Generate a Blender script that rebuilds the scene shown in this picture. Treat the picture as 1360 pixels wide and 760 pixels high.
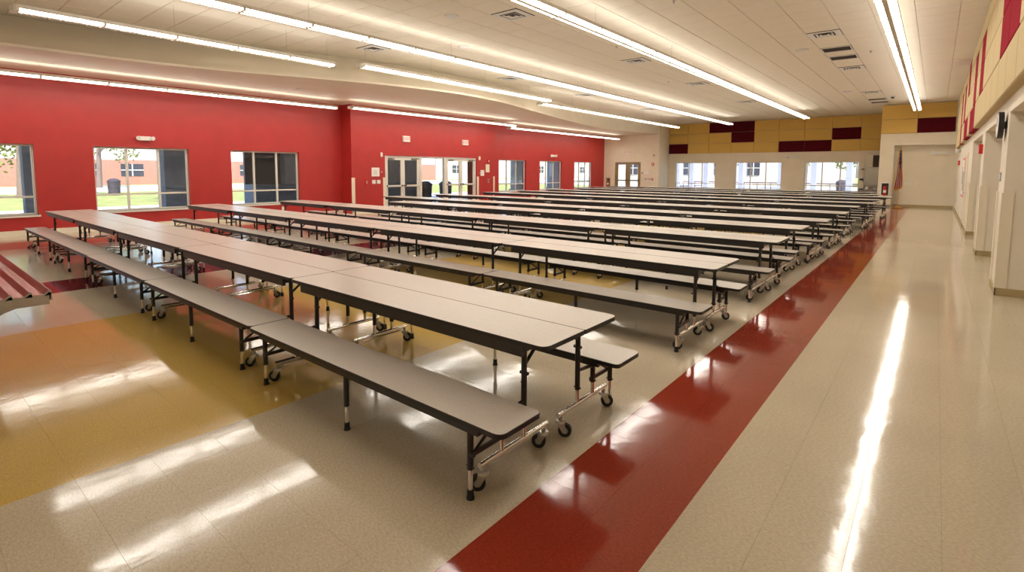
import bpy, bmesh, math, random
from mathutils import Vector, Matrix, noise
random.seed(11)
for o in list(bpy.data.objects): bpy.data.objects.remove(o)
SC = bpy.context.scene
COL = SC.collection
PI = math.pi

# ------------------------------------------------------------------ camera
def make_camera():
    yaw, pitch, roll = 0.6869, 0.0851, -0.0042
    f, cx, cy = 685.37, 678.61, 284.85
    fw = Vector((-math.sin(yaw)*math.cos(pitch), math.cos(yaw)*math.cos(pitch), -math.sin(pitch)))
    r = Vector((math.cos(yaw), math.sin(yaw), 0)); d = fw.cross(r)
    c, s = math.cos(roll), math.sin(roll)
    R, D = c*r+s*d, -s*r+c*d
    m = Matrix(((R.x, -D.x, -fw.x, 0), (R.y, -D.y, -fw.y, 0), (R.z, -D.z, -fw.z, 1.58), (0, 0, 0, 1)))
    cam = bpy.data.cameras.new('camera'); o = bpy.data.objects.new('camera', cam); COL.objects.link(o)
    cam.sensor_fit = 'HORIZONTAL'; cam.sensor_width = 36.0; cam.lens = f/1360*36
    cam.shift_x = (680-cx)/1360; cam.shift_y = -(380-cy)/1360
    cam.clip_start = 0.05; cam.clip_end = 500
    o.matrix_world = m
    SC.camera = o
make_camera()

# ------------------------------------------------------------------ light and exposure
SC.view_settings.view_transform = 'Standard'; SC.view_settings.look = 'None'
SC.view_settings.gamma = 1.0; SC.view_settings.exposure = 0.62; SC.view_settings.use_curve_mapping = False
LAMP_DOWN, LAMP_UP, SKY, SUN = 15.5, 2.8, 0.36, 4.5
LAMP_COL = (1.0, 0.945, 0.865)
w = bpy.data.worlds.new('sky'); SC.world = w; w.use_nodes = True
nt = w.node_tree; bg = nt.nodes['Background']; sk = nt.nodes.new('ShaderNodeTexSky')
sk.sky_type = 'NISHITA'; sk.sun_disc = False; sk.sun_elevation = math.radians(52); sk.sun_rotation = math.radians(120)
sk.air_density = 1.0; sk.dust_density = 2.5
nt.links.new(sk.outputs[0], bg.inputs[0]); bg.inputs[1].default_value = SKY
sl = bpy.data.lights.new('sun', 'SUN'); sl.energy = SUN; sl.angle = 0.009; sl.color = (1, .94, .85)
so = bpy.data.objects.new('sun', sl); COL.objects.link(so); so.location = (30, -20, 40)
so.rotation_euler = Vector((-0.55, 0.35, -0.80)).to_track_quat('-Z', 'Y').to_euler()

# ------------------------------------------------------------------ materials
MATS = {}
def base(name, col, rough=.6, metal=0., **k):
    m = bpy.data.materials.new(name); m.use_nodes = True
    b = m.node_tree.nodes['Principled BSDF']
    b.inputs['Base Color'].default_value = (*col, 1); b.inputs['Roughness'].default_value = rough
    b.inputs['Metallic'].default_value = metal
    for kk, v in k.items(): b.inputs[kk.replace('_', ' ')].default_value = v
    MATS[name] = m; return m
def N(m, t): return m.node_tree.nodes.new('ShaderNode'+t)
def L(m, a, b): m.node_tree.links.new(a, b)
def P(m): return m.node_tree.nodes['Principled BSDF']
def coords(m, scale=(1, 1, 1)):
    g = N(m, 'NewGeometry'); mp = N(m, 'Mapping'); mp.inputs['Scale'].default_value = scale
    L(m, g.outputs['Position'], mp.inputs[0]); return mp.outputs[0]
def mottled(name, col, rough, scale, amt, bump=0., bscale=None, detail=3, metal=0., scales=(1, 1, 1), **k):
    m = base(name, col, rough, metal, **k); c = coords(m, scales)
    n = N(m, 'TexNoise'); n.inputs['Scale'].default_value = scale; n.inputs['Detail'].default_value = detail
    L(m, c, n.inputs[0])
    r = N(m, 'ValToRGB'); e = r.color_ramp.elements
    e[0].position = .32; e[0].color = (*[x*(1-amt) for x in col], 1); e[1].position = .68; e[1].color = (*[min(1, x*(1+amt)) for x in col], 1)
    L(m, n.outputs[0], r.inputs[0]); L(m, r.outputs[0], P(m).inputs['Base Color'])
    if bump:
        n2 = N(m, 'TexNoise'); n2.inputs['Scale'].default_value = bscale or scale; n2.inputs['Detail'].default_value = 2
        L(m, c, n2.inputs[0]); bp = N(m, 'Bump'); bp.inputs['Strength'].default_value = bump; bp.inputs['Distance'].default_value = .01
        L(m, n2.outputs[0], bp.inputs['Height']); L(m, bp.outputs[0], P(m).inputs['Normal'])
    return m
def vct(name, col, amt=.16):
    # waxed vinyl composition tile: fine chips, broad tonal drift, wavy gloss
    m = base(name, col, .13); c = coords(m)
    n = N(m, 'TexNoise'); n.inputs['Scale'].default_value = 55; n.inputs['Detail'].default_value = 4; n.inputs['Roughness'].default_value = .7
    mp = N(m, 'Mapping'); mp.inputs['Scale'].default_value = (1, 2.2, 1); mp.inputs['Rotation'].default_value = (0, 0, .6)
    L(m, c, mp.inputs[0]); L(m, mp.outputs[0], n.inputs[0])
    r = N(m, 'ValToRGB'); e = r.color_ramp.elements
    e[0].position = .36; e[0].color = (*[x*(1-amt) for x in col], 1); e[1].position = .62; e[1].color = (*[min(1, x*(1+amt*.55)) for x in col], 1)
    L(m, n.outputs[0], r.inputs[0])
    n3 = N(m, 'TexNoise'); n3.inputs['Scale'].default_value = 1.1; L(m, c, n3.inputs[0])
    mx = N(m, 'MixRGB'); mx.blend_type = 'MULTIPLY'; mx.inputs[0].default_value = .18
    L(m, r.outputs[0], mx.inputs[1]); L(m, n3.outputs[0], mx.inputs[2]); L(m, mx.outputs[0], P(m).inputs['Base Color'])
    n2 = N(m, 'TexNoise'); n2.inputs['Scale'].default_value = 5.5; n2.inputs['Detail'].default_value = 3; L(m, c, n2.inputs[0])
    bp = N(m, 'Bump'); bp.inputs['Strength'].default_value = .10; bp.inputs['Distance'].default_value = .010
    L(m, n2.outputs[0], bp.inputs['Height']); L(m, bp.outputs[0], P(m).inputs['Normal'])
    n4 = N(m, 'TexNoise'); n4.inputs['Scale'].default_value = 2.3; L(m, c, n4.inputs[0])
    mr = N(m, 'MapRange'); mr.inputs[3].default_value = .055; mr.inputs[4].default_value = .13
    L(m, n4.outputs[0], mr.inputs[0]); L(m, mr.outputs[0], P(m).inputs['Roughness'])
    P(m).inputs['IOR'].default_value = 1.55
    return m
vct('tile_beige', (.56, .47, .335)); vct('tile_red', (.30, .040, .018), .2); vct('tile_mustard', (.58, .385, .10)); vct('tile_maroon', (.17, .018, .022), .2)
vct('tile_russet', (.36, .13, .075), .2)
base('grout', (.42, .34, .23), .4)
mottled('red_paint', (.43, .026, .022), .42, 3, .05, .08, 90)
mottled('cream_paint', (.77, .68, .52), .55, 2, .03, .08, 90)
mottled('white_paint', (.78, .71, .58), .55, 2, .03, .05, 90)
mottled('soffit_paint', (.75, .67, .53), .6, 1.5, .03)
mottled('ceiling_tile', (.78, .71, .59), .85, 180, .08, .25, 260)
base('ceiling_grid', (.58, .53, .44), .6)
base('base_rubber', (.40, .31, .15), .5)
base('guard_cream', (.78, .70, .54), .4)
mottled('gold_fabric', (.70, .46, .13), .9, 160, .14, .3, 320)
mottled('maroon_fabric', (.085, .004, .010), .9, 160, .2, .3, 320)
mottled('tan_fabric', (.60, .48, .28), .9, 160, .10, .3, 320)
mottled('crimson_fabric', (.30, .004, .02), .9, 160, .14, .3, 320)
for q_ in ('crimson_fabric', 'maroon_fabric', 'gold_fabric', 'tan_fabric'): P(MATS[q_]).inputs['Specular IOR Level'].default_value = .12
base('black_steel', (.020, .017, .015), .38); base('black_edge', (.014, .012, .011), .45)
mottled('laminate', (.56, .50, .43), .27, 240, .10, detail=5)
base('chrome', (.82, .80, .78), .2, 1.); base('zinc', (.52, .50, .46), .32, 1.)
base('rubber', (.012, .012, .012), .5); base('hub_grey', (.35, .34, .33), .5)
base('alum_white', (.72, .68, .60), .35); base('alum_beige', (.62, .55, .42), .35, .2); base('bronze_frame', (.33, .25, .12), .4, .3)
base('plastic_white', (.78, .74, .66), .4); base('plastic_red', (.55, .015, .015), .35); base('paper_white', (.82, .79, .74), .7)
base('exit_red', (.75, .12, .07), .4); base('black_plastic', (.015, .014, .016), .3)
base('lens_clear', (.75, .75, .75), .1)
mottled('steel', (.52, .50, .47), .17, 40, .06, metal=1., scales=(.06, 1, 1))
base('steel_dark', (.30, .28, .26), .35, 1.)
base('vent_dark', (.05, .035, .025), .8); base('vent_white', (.70, .68, .64), .5)
base('brass', (.65, .42, .10), .3, 1.); base('wood_pole', (.50, .26, .08), .35)
base('flag_red', (.42, .015, .03), .7); base('flag_white', (.62, .56, .47), .7); base('flag_blue', (.02, .025, .10), .7); base('fringe_gold', (.68, .38, .03), .6)
base('pink_paper', (.75, .25, .27), .6); base('poster_green', (.25, .42, .30), .6); base('ink', (.04, .04, .05), .6)
base('yellow_note', (.85, .7, .05), .6)
def emis(name, col, s):
    m = bpy.data.materials.new(name); m.use_nodes = True; t = m.node_tree; t.nodes.clear()
    e = t.nodes.new('ShaderNodeEmission'); o = t.nodes.new('ShaderNodeOutputMaterial')
    e.inputs[0].default_value = (*col, 1); e.inputs[1].default_value = s; t.links.new(e.outputs[0], o.inputs[0]); MATS[name] = m
emis('lamp_down', LAMP_COL, LAMP_DOWN); emis('lamp_up', LAMP_COL, LAMP_UP)
def glass(name, tint):
    m = bpy.data.materials.new(name); m.use_nodes = True; t = m.node_tree; t.nodes.clear()
    tr = t.nodes.new('ShaderNodeBsdfTransparent'); gl = t.nodes.new('ShaderNodeBsdfGlossy'); mx = t.nodes.new('ShaderNodeMixShader')
    lw = t.nodes.new('ShaderNodeLayerWeight'); o = t.nodes.new('ShaderNodeOutputMaterial')
    pw = t.nodes.new('ShaderNodeMath'); mu = t.nodes.new('ShaderNodeMath')
    tr.inputs[0].default_value = (*tint, 1); gl.inputs['Roughness'].default_value = .02; lw.inputs[0].default_value = .5
    pw.operation = 'POWER'; pw.inputs[1].default_value = 4.0; mu.operation = 'MULTIPLY_ADD'; mu.inputs[1].default_value = .85; mu.inputs[2].default_value = .06; mu.use_clamp = True
    t.links.new(lw.outputs['Facing'], pw.inputs[0]); t.links.new(pw.outputs[0], mu.inputs[0]); t.links.new(mu.outputs[0], mx.inputs[0])
    t.links.new(tr.outputs[0], mx.inputs[1]); t.links.new(gl.outputs[0], mx.inputs[2]); t.links.new(mx.outputs[0], o.inputs[0])
    MATS[name] = m
glass('glass', (.93, .95, .97))
# outdoors
mottled('lawn', (.30, .33, .10), .9, 1.2, .25, .5, 30); mottled('pavement', (.60, .60, .62), .8, 2, .06); mottled('road', (.50, .51, .55), .8, 1.5, .05)
mottled('brick_wall', (.42, .20, .15), .85, 8, .12); mottled('stucco', (.58, .54, .50), .85, 2, .05); mottled('pier_block', (.26, .30, .36), .85, 5, .08)
mottled('pale_column', (.36, .39, .47), .7, 2, .05)
mottled('leaf', (.22, .26, .06), .7, 2, .35); mottled('bark', (.20, .15, .12), .9, 12, .2)
base('bin_dark', (.06, .05, .07), .6); base('window_dark', (.05, .06, .08), .15); base('railing', (.10, .03, .08), .5); base('roof_grey', (.35, .33, .33), .7)

# ------------------------------------------------------------------ mesh helper
class MB:
    def __init__(s): s.v = []; s.f = []; s.m = []; s.sm = []; s.mats = []
    def mi(s, n):
        if n not in s.mats: s.mats.append(n)
        return s.mats.index(n)
    def add(s, vs, fs, mat, smooth=False):
        b = len(s.v); k = s.mi(mat); s.v += [tuple(v) for v in vs]
        for f in fs: s.f.append([b+i for i in f]); s.m.append(k); s.sm.append(smooth)
        return s
    def box(s, a, b, mat, top=None):
        x0, x1 = sorted((a[0], b[0])); y0, y1 = sorted((a[1], b[1])); z0, z1 = sorted((a[2], b[2]))
        vs = [(x0,y0,z0),(x1,y0,z0),(x1,y1,z0),(x0,y1,z0),(x0,y0,z1),(x1,y0,z1),(x1,y1,z1),(x0,y1,z1)]
        fs = [(0,3,2,1),(4,5,6,7),(0,1,5,4),(1,2,6,5),(2,3,7,6),(3,0,4,7)]
        s.add(vs, fs, mat)
        if top: s.m[-5] = s.mi(top)
        return s
    def tube(s, p, q, r, mat, n=8, r2=None, smooth=True):
        p, q = Vector(p), Vector(q); d = (q-p).normalized(); r2 = r if r2 is None else r2
        a = d.orthogonal().normalized() if abs(d.z) < .99 else Vector((1, 0, 0)); b = d.cross(a)
        vs = []
        for c, rr in ((p, r), (q, r2)):
            for i in range(n):
                t = 2*PI*(i+.5)/n; vs.append(c+a*math.cos(t)*rr+b*math.sin(t)*rr)
        s.add(vs, [(i, (i+1) % n, n+(i+1) % n, n+i) for i in range(n)], mat, smooth)
        s.add(vs[:n], [tuple(range(n))[::-1]], mat); s.add(vs[n:], [tuple(range(n))], mat)
        return s
    def prism(s, poly, axis, a, b, mat, matcap=None):
        # poly: 2D points, extruded along axis 0/1/2 from a to b
        def mk(u, v, t): return {0: (t, u, v), 1: (u, t, v), 2: (u, v, t)}[axis]
        n = len(poly); vs = [mk(u, v, a) for u, v in poly]+[mk(u, v, b) for u, v in poly]
        s.add(vs, [(i, (i+1) % n, n+(i+1) % n, n+i) for i in range(n)], mat)
        s.add(vs, [tuple(range(n))[::-1], tuple(range(n, 2*n))], matcap or mat); return s
    def build(s, name, parent=None, loc=None, mesh_only=False):
        me = bpy.data.meshes.new(name); me.from_pydata(s.v, [], s.f)
        for n in s.mats: me.materials.append(MATS[n])
        me.polygons.foreach_set('material_index', s.m); me.polygons.foreach_set('use_smooth', s.sm); me.update()
        if len(me.polygons) < 20000:
            bm = bmesh.new(); bm.from_mesh(me); bmesh.ops.remove_doubles(bm, verts=bm.verts, dist=1e-6); bmesh.ops.recalc_face_normals(bm, faces=bm.faces); bm.to_mesh(me); bm.free()
            if any(s.sm):
                try: me.set_sharp_from_angle(angle=math.radians(50))
                except Exception: pass
        if mesh_only: return me
        return link(name, me, parent, loc)
def link(name, me, parent=None, loc=None, rotz=0):
    o = bpy.data.objects.new(name, me); COL.objects.link(o)
    if parent: o.parent = parent
    if loc: o.location = loc
    if rotz: o.rotation_euler[2] = rotz
    return o
def tag(o, label, cat, group=None, kind=None):
    o['label'] = label
    if cat: o['category'] = cat
    if group: o['group'] = group
    if kind: o['kind'] = kind
    return o
def struct(o, label, cat='structure'):
    o['kind'] = 'structure'; o['label'] = label; o['category'] = cat; return o
def thing(name, label, cat, loc=(0, 0, 0), rotz=0, group=None):
    return tag(link(name, None, None, loc, rotz), label, cat, group)
def text(body, size, mat, loc, rot, parent, name='lettering', extrude=.002):
    c = bpy.data.curves.new('t', 'FONT'); c.body = body; c.size = size; c.extrude = extrude; c.align_x = 'CENTER'; c.align_y = 'CENTER'
    t = bpy.data.objects.new('t', c); COL.objects.link(t)
    me = bpy.data.meshes.new_from_object(t.evaluated_get(bpy.context.evaluated_depsgraph_get()))
    bpy.data.objects.remove(t); me.materials.clear(); me.materials.append(MATS[mat])
    o = link(name, me, parent); o.location = loc; o.rotation_euler = rot; return o

# ------------------------------------------------------------------ dimensions
ZC, ZS = 4.61, 3.85
XL, XB, XC, XR = -16.45, -15.85, -17.1, .68
YBK, YW, YF, Y2, YA = -7.0, 30.6, 33.3, 29.3, 29.7
YB0, YB1 = 10.5, 18.1

# ------------------------------------------------------------------ walls with openings
def wall(name, label, axis, plane, thick, u0, u1, z0, z1, holes, mat, matback='stucco', cat='wall'):
    """axis 0: wall in the plane x=plane, u=y.  axis 1: plane y=plane, u=x. thick goes away from the room"""
    us = sorted({u0, u1, *[h[0] for h in holes], *[h[1] for h in holes]}); us = [u for u in us if u0 <= u <= u1]
    zs = sorted({z0, z1, *[h[2] for h in holes], *[h[3] for h in holes]}); zs = [z for z in zs if z0 <= z <= z1]
    def solid(i, j):
        if i < 0 or j < 0 or i >= len(us)-1 or j >= len(zs)-1: return False
        cu, cz = (us[i]+us[i+1])/2, (zs[j]+zs[j+1])/2
        return not any(h[0] < cu < h[1] and h[2] < cz < h[3] for h in holes)
    mb = MB(); a, b = plane, plane+thick
    def pt(u, t, z): return (t, u, z) if axis == 0 else (u, t, z)
    for i in range(len(us)-1):
        for j in range(len(zs)-1):
            if not solid(i, j): continue
            A, B, Cc, D = us[i], us[i+1], zs[j], zs[j+1]
            mb.add([pt(A, a, Cc), pt(B, a, Cc), pt(B, a, D), pt(A, a, D)], [(0, 1, 2, 3)], mat)
            mb.add([pt(A, b, Cc), pt(B, b, Cc), pt(B, b, D), pt(A, b, D)], [(0, 1, 2, 3)], matback)
            for (di, dj, e) in ((-1, 0, (A, Cc, A, D)), (1, 0, (B, Cc, B, D)), (0, -1, (A, Cc, B, Cc)), (0, 1, (A, D, B, D))):
                if not solid(i+di, j+dj):
                    mb.add([pt(e[0], a, e[1]), pt(e[2], a, e[3]), pt(e[2], b, e[3]), pt(e[0], b, e[1])], [(0, 1, 2, 3)], mat)
    return struct(mb.build(name), label, cat)
WL = [(.17, 2.33, .48, 2.15), (3.44, 5.60, .48, 2.15), (6.74, 8.90, .48, 2.15)]
wl = wall('wall_left', 'red wall at the far left with three windows', 0, XL, -.25, YBK, YB0, 0, ZS+.02, WL, 'red_paint')
DOOR = (11.93, 16.90, 0, 2.12)
we = wall('wall_left_entry', 'red wall bumped forward around the glass entrance doors', 0, XB, -.25, YB0, YB1, 0, ZS+.02, [DOOR], 'red_paint')
j = MB(); j.box((XL-.25, YB0, 0), (XB-.25, YB0+.25, ZS), 'red_paint'); j.box((XC-.25, YB1-.25, 0), (XB-.25, YB1, ZS), 'red_paint')
struct(j.build('wall_left_return'), 'short dark red return wall beside the entry bump', 'wall')
WC = [(19.87, 22.13, .5, 2.13), (23.37, 25.6, .5, 2.13), (26.95, 29.1, .5, 2.13)]
wc = wall('wall_left_far', 'far red wall with three narrow looking windows', 0, XC, -.25, YB1, YW+.2, 0, ZS+.02, WC, 'red_paint')
WD = (-16.30, -14.48, 0, 2.14)
ww = wall('wall_far_left', 'cream end wall with the tan double doors', 1, YW, .2, XC, -13.3, 0, ZC, [WD], 'cream_paint')
j = MB(); j.prism([(-13.3, YW), (-13.76, YF), (-14.0, YF), (-13.9, YW+.2), (-13.5, YW+.2)], 2, 0, ZC, 'cream_paint')
struct(j.build('wall_far_side'), 'narrow pale side wall between door wall and window wall', 'wall')
WF = [(-13.3, -10.73, .5, 2.14), (-9.54, -6.96, .5, 2.14), (-5.79, -3.18, .5, 2.14)]
wf = wall('wall_far', 'cream far wall with three windows under gold and maroon panels', 1, YF, .25, -14.0, -1.8, 0, ZC, WF, 'cream_paint')
w2 = wall('wall_far_right', 'cream projecting end wall with a wide shallow alcove', 1, Y2, .2, -2.05, XR, 0, ZC, [(-1.52, .66, 0, 2.78)], 'cream_paint')
j = MB(); j.box((-2.05, Y2+.2, 0), (-1.85, YF, ZC), 'cream_paint')
struct(j.build('wall_far_return'), 'cream return wall behind the fire extinguisher cabinet', 'wall')
wa = wall('wall_alcove', 'plain cream back of the alcove behind the flag', 1, YA, .2, -1.9, XR+.3, 0, 3.0, [], 'cream_paint')
PIERS = [(5.6-.72, 5.6), (9.04, 9.78), (13.15, 13.92), (17.28, 18.3)]
wr = wall('wall_right', 'white right wall with square recessed openings', 0, XR, 1.5, YBK, YA, 0, ZC,
          [(1.5, 4.9, 0, 2.34), (5.6, 9.04, 0, 2.34), (9.78, 13.15, 0, 2.34), (13.92, 17.28, 0, 2.34)], 'white_paint')
wall('wall_recess', 'white back of the recesses along the right side', 0, XR+1.5, .2, YBK, YA, 0, ZC, [], 'white_paint')
wall('wall_back', 'cream wall behind the camera', 1, YBK, -.2, XL-.2, XR+1.6, 0, ZC, [], 'cream_paint')

# ------------------------------------------------------------------ floor with its tiles
PX = .31; GX = -1.44; GY = 1.77
fl = MB(); fl.box((XC-.3, YBK-.2, -.25), (XR+1.7, YF+.3, -.004), 'grout')
floor = struct(fl.build('floor'), 'glossy vinyl tile floor in beige, mustard and red bands', 'floor')
def tile_kind(i):
    if i in (0, 1): return 'tile_red'
    if -17 <= i <= -7: return 'tile_mustard'
    if -26 <= i <= -24: return 'tile_maroon'
    if -46 <= i <= -41: return 'tile_russet'
    return 'tile_beige'
def tile_geo(mb, x, y, mat, tx=0., ty=0.):
    h = PX/2-.0001; c = .0004; vs = []
    for (a, zz) in ((h, -.0035), (h-c*.2, -.0006), (h-c, 0)):
        for sx, sy in ((-1, -1), (1, -1), (1, 1), (-1, 1)):
            vs.append((x+sx*a, y+sy*a, zz+(tx*sx+ty*sy if zz > -.003 else 0)))
    fs = [(8, 9, 10, 11)]
    for k in (0, 4):
        for i in range(4): fs.append((k+i, k+(i+1) % 4, k+4+(i+1) % 4, k+4+i))
    mb.add(vs, fs, mat)
cam = SC.camera; MWI = cam.matrix_world.inverted()
def pix(p):
    c = MWI @ Vector(p)
    if c.z > -.05: return None
    return (678.61+685.37*c.x/-c.z, 284.85-685.37*c.y/-c.z, -c.z)
cand = []; rest = MB()
for i in range(-51, 12):
    for k in range(-29, 102):
        x, y = GX+(i+.5)*PX, GY+(k+.5)*PX
        if y > YF or y < YBK: continue
        if x > XR+1.45 or x < XC: continue
        p = pix((x, y, 0)); key = 0
        if p and -15 < p[0] < 1375 and -15 < p[1] < 775: key = 1/(p[2]**3)
        cand.append((key, x, y, tile_kind(i)))
cand.sort(key=lambda t: -t[0])
tm = {}
for n, (key, x, y, mat) in enumerate(cand):
    tx, ty = random.gauss(0, .00005), random.gauss(0, .00005)
    if n < 300:
        v = random.randrange(4)
        if (mat, v) not in tm:
            mb = MB(); tile_geo(mb, 0, 0, mat, tx, ty); tm[(mat, v)] = mb.build('floor_tile', mesh_only=True)
        link('floor_tile', tm[(mat, v)], floor, (x, y, 0))
    else: tile_geo(rest, x, y, mat, tx, ty)
rest.build('floor_tiles', floor)['kind'] = 'stuff'

# ------------------------------------------------------------------ ceilings
roof = MB(); roof.box((XC-.3, YBK-.2, ZC+.016), (XR+1.7, YF+.3, ZC+.5), 'ceiling_grid')
ceil = struct(roof.build('ceiling'), 'high suspended ceiling of beige acoustic tiles', 'ceiling')
LOW = [(-7.0,-13.5),(1.5,-13.5),(3.2,-13.38),(4.3,-13.2),(5.25,-12.9),(6.75,-12.25),(7.73,-11.85),(8.9,-11.5),(10.76,-11.15),(12.0,-11.15),(13.2,-11.3),(15.57,-11.95),(18.83,-12.8),(22.93,-13.75),(26.5,-14.1),(29.0,-13.7),(30.6,-13.3)]
UPP = [(-7.0,-14.4),(1.5,-14.5),(3.2,-14.45),(4.3,-14.1),(5.25,-13.75),(6.75,-13.05),(7.73,-12.7),(8.9,-12.4),(10.76,-12.1),(12.0,-12.1),(13.2,-12.15),(15.57,-12.4),(18.83,-13.05),(22.93,-13.85),(26.5,-14.2),(29.0,-13.8),(30.6,-13.4)]
def lerp(T, y):
    for (a, b), (c, d) in zip(T, T[1:]):
        if a <= y <= c: return b+(d-b)*(y-a)/(c-a)
    return T[-1][1]
def smooth_tab(T):
    out = []
    ys = [T[0][0]+(T[-1][0]-T[0][0])*k/110 for k in range(111)]
    for y in ys:
        s = n = 0
        for d in (-1.2, -.8, -.4, 0, .4, .8, 1.2):
            yy = min(max(y+d, T[0][0]), T[-1][0]); s += lerp(T, yy); n += 1
        out.append((y, s/n))
    return out
LS, US = smooth_tab(LOW), smooth_tab(UPP)
s = MB(); vs = []; fs = []
for y, x in LS: vs += [(XC-.25, y, ZS), (x, y, ZS)]
fs = [(2*k, 2*k+1, 2*k+3, 2*k+2) for k in range(len(LS)-1)]
s.add(vs, fs, 'soffit_paint')
vs = [];
for (y, x), (_, u) in zip(LS, US):
    vs += [(x, y, ZS), (x-.0*(x-u), y, ZS+.05), ((x+u)/2, y, (ZS+.05+ZC)/2), (u, y, ZC+.03)]
n = len(LS)
fs = []
for k in range(n-1):
    for q in range(3): fs.append((4*k+q, 4*k+q+1, 4*k+4+q+1, 4*k+4+q))
s.add(vs, fs, 'soffit_paint', True)
struct(s.build('ceiling_soffit'), 'lower plaster ceiling with a long curved front edge along the red walls', 'ceiling')
TXP, TYP, TX0, TY0 = .645, .60, .18, 7.17
def ctile(mb, x0, x1, y0, y1):
    g = .006; z = ZC+.010; e = .004
    xa, xb, ya, yb = x0+g, x1-g, y0+g, y1-g
    mb.add([(xa, ya, z+.006), (xb, ya, z+.006), (xb, yb, z+.006), (xa, yb, z+.006), (xa, ya, z), (xb, ya, z), (xb, yb, z), (xa, yb, z),
            (xa+e, ya+e, z-e), (xb-e, ya+e, z-e), (xb-e, yb-e, z-e), (xa+e, yb-e, z-e)],
           [(8, 11, 10, 9)]+[(k+i, k+(i+1) % 4, k+4+(i+1) % 4, k+4+i) for k in (0, 4) for i in range(4)], 'ceiling_tile')
cand = []; skip = set()
DIFF = [(-2.075, 13.5), (-2.075, 18.3), (-6.55, 8.05), (-6.55, 13.45), (-6.55, 18.3), (-6.55, 24.4), (-11.06, 8.05), (-11.06, 13.45), (-11.06, 18.3), (-11.06, 24.4), (-2.075, 24.4)]
SLOT = [(-2.075, 15.3), (-2.075, 16.55), (-2.075, 26.4), (-2.075, 27.7)]
def cell(x, y): return (math.floor((x-TX0)/TXP), math.floor((y-TY0)/TYP))
dc = [cell(x, y) for x, y in DIFF]; sc_ = [cell(x, y) for x, y in SLOT]
for i in range(-24, 1):
    for k in range(-24, 44):
        x0, y0 = TX0+i*TXP, TY0+k*TYP; x1, y1 = x0+TXP, y0+TYP
        if (i, k) in dc or (i, k) in sc_: continue
        x1 = min(x1, XR-.01); y1 = min(y1, YF-.01); y0 = max(y0, YBK)
        if y1-y0 < .05: continue
        if x0 < -2.1 or True:
            if x1 < lerp(UPP, min(max((y0+y1)/2, -7.0), 30.6))-.2: continue
        p = pix(((x0+x1)/2, (y0+y1)/2, ZC)); key = 0
        if p and -20 < p[0] < 1380 and -20 < p[1] < 780: key = 1/(p[2]**3)
        cand.append((key, x0, x1, y0, y1))
cand.sort(key=lambda t: -t[0]); rest = MB(); cm = {}
for n, (key, x0, x1, y0, y1) in enumerate(cand):
    if n < 300:
        kk = (round(x1-x0, 3), round(y1-y0, 3))
        if kk not in cm:
            mb = MB(); ctile(mb, 0, x1-x0, 0, y1-y0); cm[kk] = mb.build('ceiling_tile', mesh_only=True)
        link('ceiling_tile', cm[kk], ceil, (x0, y0, 0))
    else: ctile(rest, x0, x1, y0, y1)
rest.build('ceiling_tiles', ceil)['kind'] = 'stuff'
ORD = ['nearest', 'second', 'third', 'fourth', 'fifth', 'sixth', 'seventh', 'eighth', 'ninth', 'tenth', 'eleventh', 'rearmost']
def cell_box(c):
    x0, y0 = TX0+c[0]*TXP, TY0+c[1]*TYP; return x0, x0+TXP, y0, y0+TYP
LN = {0: 'above the red floor stripe', 1: 'over the middle of the tables', 2: 'beside the curved soffit'}
cnt = {}
for (x, y), c in zip(DIFF, dc):
    x0, x1, y0, y1 = cell_box(c); mx, my = (x0+x1)/2, (y0+y1)/2
    ln = 0 if x > -4 else (1 if x > -8 else 2); cnt[ln] = cnt.get(ln, 0)+1
    t = thing('air_diffuser', f'square white ceiling air diffuser {LN[ln]}, {ORD[cnt[ln]-1]} of that line', 'air vent', (mx, my, ZC), 0, 'ceiling air diffusers')
    mb = MB(); hx, hy = TXP/2-.006, TYP/2-.006
    mb.box((-hx, -hy, .0), (hx, hy, .015), 'vent_dark'); mb.build('backing', t)
    mb = MB()
    for (a, b, z0, z1) in ((1., .62, -.004, -.008), (.52, .40, -.012, -.002), (.30, .18, -.016, -.004)):
        vs = [(sx*hx*a, sy*hy*a, z0) for sx, sy in ((-1, -1), (1, -1), (1, 1), (-1, 1))]+[(sx*hx*b, sy*hy*b, z1) for sx, sy in ((-1, -1), (1, -1), (1, 1), (-1, 1))]
        mb.add(vs, [(i, (i+1) % 4, 4+(i+1) % 4, 4+i) for i in range(4)], 'vent_white')
    mb.build('vane', t)
for n, c in enumerate(sc_):
    x0, x1, y0, y1 = cell_box(c)
    t = thing('return_grille', f'dark open return air slot over the aisle, {["nearest", "second", "third", "farthest"][n]} one', 'air vent', ((x0+x1)/2, (y0+y1)/2, ZC), 0, 'dark return air slots')
    hx, hy = TXP/2, TYP/2; mb = MB(); mb.box((-hx, -hy, .006), (hx, hy, .015), 'vent_dark'); mb.build('backing', t)
    mb = MB()
    mb.box((-hx+.005, -hy+.005, -.006), (hx-.005, -hy+.05, .005), 'vent_white'); mb.box((-hx+.005, hy-.05, -.006), (hx-.005, hy-.005, .005), 'vent_white')
    mb.box((-hx+.005, -hy+.05, -.006), (-hx+.03, hy-.05, .005), 'vent_white'); mb.box((hx-.03, -hy+.05, -.006), (hx-.005, hy-.05, .005), 'vent_white'); mb.build('frame', t)
    mb = MB()
    for q in range(4): mb.box((-hx+.03, -hy+.1+q*.11, -.002), (hx-.03, -hy+.112+q*.11, .012), 'vent_dark')
    mb.build('slat', t)
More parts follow.
